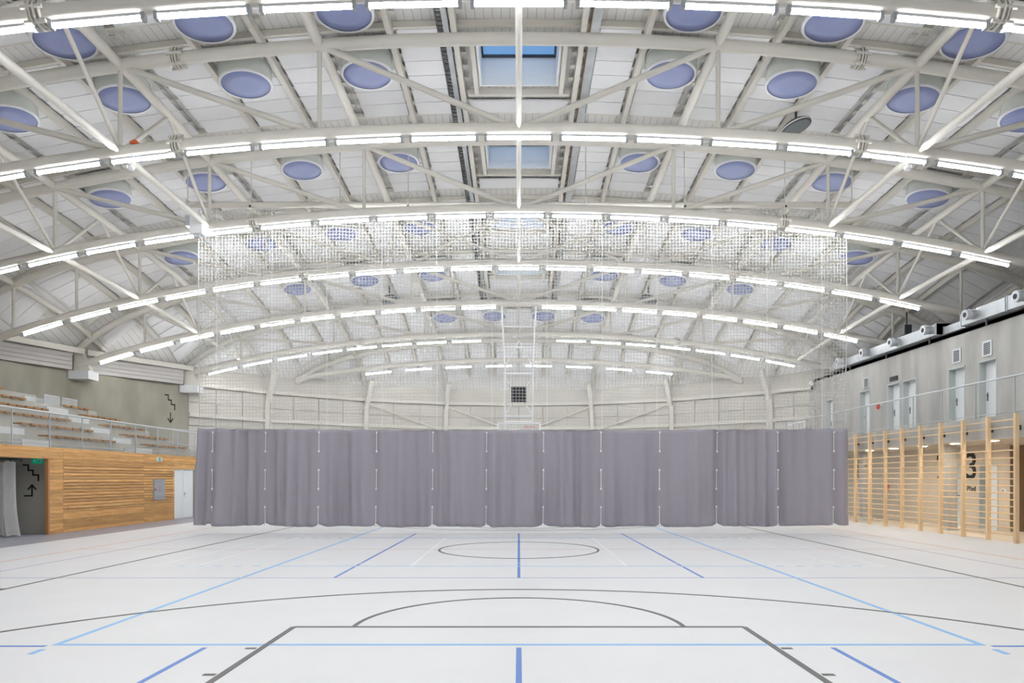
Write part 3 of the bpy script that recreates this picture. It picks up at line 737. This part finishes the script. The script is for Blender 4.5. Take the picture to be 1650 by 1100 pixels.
for i in range(10): y = 15.55+1.5*i; box(XW-.135, XW-.10, y-.010, y+.010, 2.5, 3.5).build('post', railm, t)
def mesh_infill(xp, y0, y1, z0, z1, c, r):
    m = MB(); H = z1-z0; y = y0-H*.6
    while y < y1:
        for sg in (1, -1):
            a = [y, z0] if sg > 0 else [y, z1]; b2 = [y+H*.6, z1] if sg > 0 else [y+H*.6, z0]
            if a[0] < y0: f = (y0-a[0])/(b2[0]-a[0]); a = [y0, a[1]+(b2[1]-a[1])*f]
            if b2[0] > y1: f = (y1-a[0])/(b2[0]-a[0]); b2 = [y1, a[1]+(b2[1]-a[1])*f]
            p, q = Vector((xp, *a)), Vector((xp, *b2)); h = r
            m.add([p+Vector((0, -h, 0)), p+Vector((0, h, 0)), p+Vector((h, 0, 0)), q+Vector((0, -h, 0)), q+Vector((0, h, 0)), q+Vector((h, 0, 0))], [(0,1,4,3),(1,2,5,4),(2,0,3,5)])
        y += c
    return m
mesh_infill(XW-.12, 12, 29.6, 2.60, 3.5, .075, .0016).build('wire_mesh', wirem, t, kind='stuff')
t = thing('stair_railing', (-14.2, 18.2, 2.5), 'pale steel stair handrail rising at the left edge of the stand', 'railing')
MB().tube([(-14.6, 15.5, 4.7), (-14.6, 19.0, 3.87), (-14.6, 19.05, 3.84)], .03, 8).build('handrail', railm, t)
MB().tube([(-14.6, 19.05, 3.86), (-14.6, 19.05, 2.5)], .03, 8).build('post', railm, t)
MB().tube([(-14.6, 15.5, 4.7), (-14.6, 15.5, 2.9)], .03, 8).build('post', railm, t)
t = thing('end_railing', (-14.5, 29.6, 2.5), 'pale steel railing at the far end of the stand below the stair sign', 'railing')
m = MB(); MB().tube([(-15.6, 28.9, 3.75), (XW-.2, 29.55, 3.62)], .022, 8).build('handrail', railm, t)
MB().tube([(-15.6, 28.9, 3.25), (XW-.2, 29.55, 2.95)], .018, 8).build('mid_rail', railm, t)
for f in (0, .5, 1): x = -15.6+f*1.9; y = 28.9+f*.65; MB().tube([(x, y, 2.95 if f < .3 else 2.5), (x, y, 3.74-.13*f)], .018, 8).build('post', railm, t)
t = thing('fire_extinguisher', (-13.75, 29.75, 2.5), 'red fire extinguisher beside the upper edge of the curtain', 'extinguisher')
MB().tube([(-13.75, 29.75, 2.62), (-13.75, 29.75, 3.0)], .06, 10).build('cylinder', red, t); box(-13.79, -13.71, 29.72, 29.78, 3.0, 3.07).build('valve', black, t)

# ------------------------------------------------------------------ right wall with recessed doors
XR = 14.85
UD = [(29.2, 30.1), (26.9, 27.8), (25.8, 26.7), (22.99, 23.86), (21.46, 22.3), (32.6, 33.4)]
LD = [(23.02, 23.75), (21.40, 22.28), (19.4, 20.9)]
openings = [(a, c, 3.25, 5.36) for a, c in UD] + [(a, c, 0, 2.07) for a, c in LD[:2]] + [(LD[2][0], LD[2][1], 0, 2.62)]
YS = sorted(set([4, 35.3] + [q for o in openings for q in o[:2]])); ZS = sorted(set([0, 2.07, 2.62, 2.66, 3.25, 5.36, 6.57]))
wr, wr2 = MB(), MB()
for ya, yb in zip(YS[:-1], YS[1:]):
    for za, zb in zip(ZS[:-1], ZS[1:]):
        ym, zm = (ya+yb)/2, (za+zb)/2
        if any(o[0] < ym < o[1] and o[2] < zm < o[3] for o in openings): continue
        (wr if zm > 2.65 else wr2).box(XR, XR+.32, ya, yb, za, zb)
wall_r = wr.build('wall_right', concrete, kind='structure', label='board-marked concrete wall along the upper gallery')
wall_rl = wr2.build('wall_right_lower', beige, kind='structure', label='concrete wall behind the wall bars, beige from warm light painted in')
poly = [(XR, 4)] + [(ell(y)-.15, y) for y in [4+31*i/20 for i in range(21)] if ell(y) > XR+.2] + [(XR, 35.2)]
m = MB(); n = len(poly); m.add([(x, y, 6.45) for x, y in poly]+[(x, y, 6.57) for x, y in poly], [tuple(range(n))[::-1], tuple(range(n, 2*n))]+[(i, (i+1) % n, n+(i+1) % n, n+i) for i in range(n)])
m.build('ceiling_rooms', concrete, kind='structure', label='flat roof of the gallery rooms')
box(XR+.6, XR+.7, 4, 33, 0, 6.4).build('wall_rooms', charcoal, kind='structure', label='dark wall inside the gallery rooms')
dn = ['fourth upper door from the right, far along the gallery', 'third white gallery door from the right', 'second', 'x']
ulab = ['white gallery door beside the curtain edge, with vent grille above', 'white gallery door under the small dark sign', 'white gallery door just right of the one under the dark sign',
        'white gallery door left of the rightmost, vent grille above', 'rightmost white gallery door with vent grille above', 'white gallery door seen through the net']
for i, (a, c) in enumerate(UD):
    t = thing('door_%d' % (i+2), (XR+.2, (a+c)/2, 3.25), ulab[i], None, 'gallery doors', 'structure')
    box(XR+.21, XR+.26, a+.03, c-.03, 3.25, 5.33).build('leaf', doorm, t)
    m = MB(); m.box(XR-.012, XR+.26, a-.02, a+.03, 3.25, 5.36).box(XR-.012, XR+.26, c-.03, c+.02, 3.25, 5.36).box(XR-.012, XR+.26, a, c, 5.33, 5.385); m.build('frame', framem, t)
    y = c-.12; m = MB(); m.box(XR+.15, XR+.21, y-.01, y+.01, 4.26, 4.28); m.box(XR+.15, XR+.165, y-.12, y+.01, 4.26, 4.28); m.box(XR+.20, XR+.212, y-.025, y+.025, 4.10, 4.36); m.build('door_handle', charcoal, t)
for i, (a, c) in enumerate(LD[:2]):
    t = thing('door_%d' % (i+8), (XR+.2, (a+c)/2, 0), ['pale door left of the numeral three behind the wall bars', 'pale door right of the numeral three behind the wall bars'][i], None, 'lower doors', 'structure')
    box(XR+.21, XR+.26, a+.03, c-.03, 0, 2.04).build('leaf', doorm, t)
    m = MB(); m.box(XR-.012, XR+.26, a-.02, a+.03, 0, 2.07).box(XR-.012, XR+.26, c-.03, c+.02, 0, 2.07).box(XR-.012, XR+.26, a, c, 2.04, 2.09); m.build('frame', framem, t)
    y = c-.12; m = MB(); m.box(XR+.15, XR+.21, y-.01, y+.01, 1.02, 1.04); m.box(XR+.15, XR+.165, y-.12, y+.01, 1.02, 1.04); m.build('door_handle', charcoal, t)
t = thing('door_10', (XR+.3, 20.15, 0), 'dark deep doorway at the right end behind the wall bars', None, None, 'structure')
box(XR+.5, XR+.55, LD[2][0], LD[2][1], 0, 2.62).build('leaf', wooded, t); box(XR+.02, XR+.5, LD[2][1]-.02, LD[2][1]+.0, 0, 2.62).build('jamb', mat('brown_jamb', (.30,.22,.15), .6), t)
# grilles
for (y, z0, z1, lab) in ((29.5, 5.48, 5.88, 'vent grille in the concrete wall above the gallery door nearest the curtain'), (23.4, 5.55, 5.97, 'vent grille above the gallery door left of the rightmost'), (21.88, 5.51, 5.94, 'vent grille above the rightmost gallery door')):
    t = thing('vent_grille', (XR, y, z0), lab, 'vent', 'vent grilles on the gallery wall')
    m = MB(); m.box(XR-.03, XR, y-.22, y-.16, z0-.03, z1+.03).box(XR-.03, XR, y+.16, y+.22, z0-.03, z1+.03).box(XR-.03, XR, y-.16, y+.16, z1-.02, z1+.03).box(XR-.03, XR, y-.16, y+.16, z0-.03, z0+.02); m.build('frame', railm, t)
    box(XR-.012, XR-.001, y-.16, y+.16, z0+.02, z1-.02).build('backing', charcoal, t)
    q = z0+.04
    while q < z1-.04: MB().hexa([(XR-.028, y-.16, q), (XR-.028, y+.16, q), (XR-.010, y+.16, q+.025), (XR-.010, y-.16, q+.025)], [(XR-.028, y-.16, q+.008), (XR-.028, y+.16, q+.008), (XR-.010, y+.16, q+.033), (XR-.010, y-.16, q+.033)]).build('louvre', housem, t); q += .055
t = thing('dark_sign', (XR, 27.3, 5.5), 'small dark sign box above a gallery door', 'sign')
box(XR-.05, XR, 27.05, 27.58, 5.47, 5.64).build('casing', charcoal, t); box(XR-.055, XR-.05, 27.08, 27.55, 5.49, 5.62).build('face', black, t)
t = thing('fire_alarm_bell', (XR, 28.5, 4.5), 'round red alarm bell on the concrete gallery wall', 'alarm')
mm = MB().lathe([(.0, .09), (.07, .085), (.105, .05), (.11, .0)], 18); mm.v = [(XR-p[2], 28.5+p[0], 4.56+p[1]) for p in mm.v]; mm.build('gong', red, t)
box(XR-.03, XR, 28.15, 28.30, 4.60, 4.68).build('call_plate', railm, t)

# gallery slab, soffit and downlights
gl = box(12.5, XR, 4, 33.6, 2.66, 3.24).build('floor_gallery', concrete, kind='structure', label='grey concrete edge of the upper gallery floor')
box(12.5, XR, 4, 33.6, 2.645, 2.66).build('soffit', soffm, gl)
box(12.52, XR, 4, 35, .0005, .004).build('floor_recess', noisy('warm_tinted_floor', (.70,.62,.52), (.76,.68,.58), nscale=1, rough=.45), kind='structure', label='floor strip behind the wall bars, beige from warm light painted in')  # warm downlight on the recess floor is painted into its colour
for i, y in enumerate((17.15, 18.85, 20.5, 22.15, 23.85, 25.5)):
    lab = 'warm round downlight in the soffit, %s from the right behind the wall bars' % ORD[i+1]
    t = thing('downlight', (12.95, y, 2.63), lab, 'downlight', 'downlights under the gallery')
    mm = MB().lathe([(0, 0), (.13, 0)], 20); mm.v = [(p[0]+12.95, p[1]+y, p[2]+2.632) for p in mm.v]; mm.build('lens', lampm, t)
    mm = MB().lathe([(.13, 0), (.15, -.004), (.155, .012)], 20); mm.v = [(p[0]+12.95, p[1]+y, p[2]+2.632) for p in mm.v]; mm.build('trim_ring', white, t)
for i, (y, lab) in enumerate(((21.5, 'square concrete column behind the wall bars, right of the numeral two'), (26.7, 'square concrete column behind the wall bars near the curtain'))):
    t = thing('recess_column', (13.4, y, 0), lab, 'column', 'columns under the gallery')
    box(13.25, 13.55, y-.15, y+.15, 0, 2.63).build('shaft', concrete, t); box(13.21, 13.59, y-.19, y+.19, 0.004, .06).build('skirting', framem, t)
# numerals on the lower wall
def numeral(txt, size, y, z, name, label, cat):
    cu = bpy.data.curves.new(name, 'FONT'); cu.body = txt; cu.size = size; cu.extrude = .004; cu.align_x = 'CENTER'; cu.align_y = 'CENTER'; cu.offset = .012*size
    tmp = bpy.data.objects.new('tmp', cu); C.objects.link(tmp); dg = bpy.context.evaluated_depsgraph_get()
    me = bpy.data.meshes.new_from_object(tmp.evaluated_get(dg)); bpy.data.objects.remove(tmp)
    me.materials.clear(); me.materials.append(inkm)
    o = bpy.data.objects.new(name, me); C.objects.link(o); o.location = (XR-.006, y, z); o.rotation_euler = (math.pi/2, 0, -math.pi/2); OFF[o.as_pointer()] = Vector()
    tag(o, label, cat); return o
numeral('3', 1.25, 22.66, 1.97, 'wall_numeral', 'large black numeral three painted on the wall behind the bars', 'numeral')['group'] = 'numerals behind the wall bars'
numeral('2', 1.25, 24.25, 1.97, 'wall_numeral', 'large black numeral two partly hidden behind a wall bar post', 'numeral')['group'] = 'numerals behind the wall bars'
numeral('1', 1.25, 30.3, 1.97, 'wall_numeral', 'black numeral one on the wall beside the curtain edge', 'numeral')['group'] = 'numerals behind the wall bars'
numeral('P\u0159ed', .24, 22.66, 1.27, 'wall_lettering', 'small black lettering below the numeral three', 'lettering')
t = thing('wall_cabinet', (XR, 27.5, .8), 'pale flush cabinet with red symbol behind the wall bars', 'cabinet')
box(XR-.02, XR, 27.15, 27.9, .85, 1.42).build('door', beige, t); box(XR-.024, XR-.02, 27.62, 27.78, 1.12, 1.25).build('red_symbol', red, t); box(XR-.024, XR-.02, 27.62, 27.78, 1.28, 1.35).build('red_symbol', red, t)
t = thing('wall_switch', (XR, 21.1, 1.2), 'white switch plate on the lower wall right of the doors', 'switch')
box(XR-.03, XR, 21.0, 21.22, 1.19, 1.29).build('plate', white, t); box(XR-.034, XR-.03, 21.12, 21.18, 1.21, 1.26).build('rocker', charcoal, t)

# gallery railing
t = thing('gallery_railing', (12.56, 20, 3.24), 'pale steel railing with wire mesh along the upper gallery', 'railing')
MB().tube([(12.56, 8, 4.22), (12.56, 33, 4.22)], .026, 10).build('handrail', railm, t)
MB().tube([(12.56, 8, 3.32), (12.56, 33, 3.32)], .01, 6).build('bottom_wire', wirem, t)
for i in range(13): y = 14.5+1.5*i; box(12.545, 12.58, y-.009, y+.009, 3.24, 4.2).build('post', railm, t)
mesh_infill(12.56, 13, 33, 3.32, 4.2, .075, .0016).build('wire_mesh', wirem, t, kind='stuff')

# ventilation duct with nozzles
t = thing('ventilation_duct', (14.7, 26, 6.6), 'galvanised ventilation duct with round nozzles on top of the gallery wall', 'duct')
for (a, c, x0, x1, z0, z1) in ((12, 17.5, 14.55, 15.0, 6.62, 7.04), (17.55, 20.6, 14.55, 15.0, 6.62, 7.04), (20.65, 22.75, 14.55, 15.0, 6.62, 7.03), (22.8, 24.0, 14.75, 15.05, 6.60, 6.86), (24.05, 26.5, 14.55, 15.0, 6.62, 7.0), (26.55, 28.7, 14.56, 15.0, 6.62, 6.98), (28.75, 32.3, 14.58, 15.0, 6.62, 6.95)):
    o = box(x0, x1, a, c, z0, z1).build('duct_section', galv, t)
    m = MB()
    for y in (a, c-.03): box(x0-.02, x1+.02, y, y+.03, z0-.02, z1+.02).build('flange', galv, o)
for y in (17.6, 19.85, 22.1, 24.4, 26.6, 28.8, 31.0):
    xx = 14.55; z = 6.85
    o = MB().tube([(xx, y, z), (xx-.13, y, z)], [.15, .15], 16).build('nozzle', galv, t)
    MB().tube([(xx-.13, y, z), (xx-.17, y, z), (xx-.29, y, z-.01)], [.15, .175, .165], 16).build('nozzle_mouth', housem, o)
    MB().tube([(xx-.291, y, z-.01), (xx-.296, y, z-.01)], .085, 14).build('nozzle_opening', inkm, o)
for y in (13, 16, 19, 21.6, 24.6, 27.5, 30.5): box(14.62, 14.66, y, y+.04, 6.4, 6.62).build('support', charcoal, t)
t = thing('box_loudspeaker', (14.7, 26.2, 7.1), 'black box loudspeaker above the duct under the roof', 'loudspeaker')
box(14.6, 14.85, 26.1, 26.35, 7.05, 7.42).build('cabinet', black, t); box(14.585, 14.6, 26.12, 26.33, 7.07, 7.40).build('grille', charcoal, t); box(14.7, 14.74, 26.2, 26.24, 7.42, 7.9).build('bracket', black, t)

# ------------------------------------------------------------------ wall bars
XB = 12.33; Y1 = 17.12; PB = 1.02
t = thing('wall_bars', (XB, 21, 0), 'long row of pale pine wall bars in front of the gallery', 'wall bars')
pm = lmesh('post', MB().box(-.05, .05, -.035, .035, 0, 3.23), ash)
RZ = [.2+.175*k for k in range(12)] + [2.9, 3.09]
rm_ = lmesh('rung', MB().tube([(0, -PB/2+.03, 0), (0, PB/2-.03, 0)], .017, 8), ash)
for k in range(10):
    o = link('post', pm, t); o.location = Vector((XB, Y1+PB*k, 0))-Vector(t.location)
    if k == 9: break
    for z in RZ:
        o = link('rung', rm_, t); o.location = Vector((XB+.015, Y1+PB*(k+.5), z))-Vector(t.location)
    MB().tube([(XB-.065, Y1+PB*k, 2.315), (XB-.065, Y1+PB*(k+1), 2.315)], .019, 8).build('front_rung', ash, t)
    m = MB(); m.box(XB+.04, 12.5, Y1+PB*k+.10, Y1+PB*k+.16, 2.86, 2.90); m.box(12.46, 12.5, Y1+PB*k+.06, Y1+PB*k+.24, 2.82, 2.94); m.build('wall_bracket', charcoal, t)

# ------------------------------------------------------------------ far gallery basket, camera globe, glass screens on the stand
t = thing('side_backboard', (12.3, 30.6, 3.0), 'white-framed practice backboard at the gallery edge behind the net, right', 'backboard')
m = MB(); m.box(12.27, 12.33, 29.7, 31.5, 4.04, 4.10).box(12.27, 12.33, 29.7, 29.75, 3.05, 4.04).box(12.27, 12.33, 31.45, 31.5, 3.05, 4.04).box(12.27, 12.33, 29.7, 31.5, 3.05, 3.10)
m.build('frame', white, t); box(12.29, 12.31, 29.75, 31.45, 3.10, 4.04).build('board', clear, t)
for y in (30.2, 31.0): box(12.33, 12.5, y-.03, y+.03, 3.1, 3.16).build('arm', white, t)
t = thing('camera_globe', (14.72, 34.6, 6.3), 'white round camera globe on the far wall behind the net', 'camera')
mm = MB().lathe([(0, -.12), (.07, -.1), (.115, -.04), (.12, .02), (.09, .09), (.03, .12), (0, .12)], 16); mm.v = [(p[0]+14.66, p[1]+34.6, p[2]+6.36) for p in mm.v]; mm.build('globe', white, t)
box(14.66, 14.85, 34.57, 34.63, 6.33, 6.39).build('bracket', railm, t); box(14.61, 14.71, 34.53, 34.63, 6.05, 6.22).build('camera_body', charcoal, t); box(14.645, 14.675, 34.58, 34.62, 6.2, 6.27).build('stem', railm, t)
screen = mat('frosted_glass', (.66,.68,.70), .25); nt, N, L, b = nodes(screen)
tr3 = N.new('ShaderNodeBsdfTransparent'); mx3 = N.new('ShaderNodeMixShader'); mx3.inputs[0].default_value = .55
L.new(tr3.outputs[0], mx3.inputs[1]); L.new(b.outputs[0], mx3.inputs[2]); L.new(mx3.outputs[0], N['Material Output'].inputs[0])
t = thing('glass_screen', (-18.0, 26.7, 4.4), 'grey glass screen panels on the upper tier of the stand', 'glass screen')
for ya, yb in ((25.75, 26.65), (26.75, 27.7)):
    box(-17.72, -17.70, ya, yb, 4.40, 4.72).build('pane', screen, t); box(-17.73, -17.69, ya, yb, 4.72, 4.75).build('top_rail', railm, t)
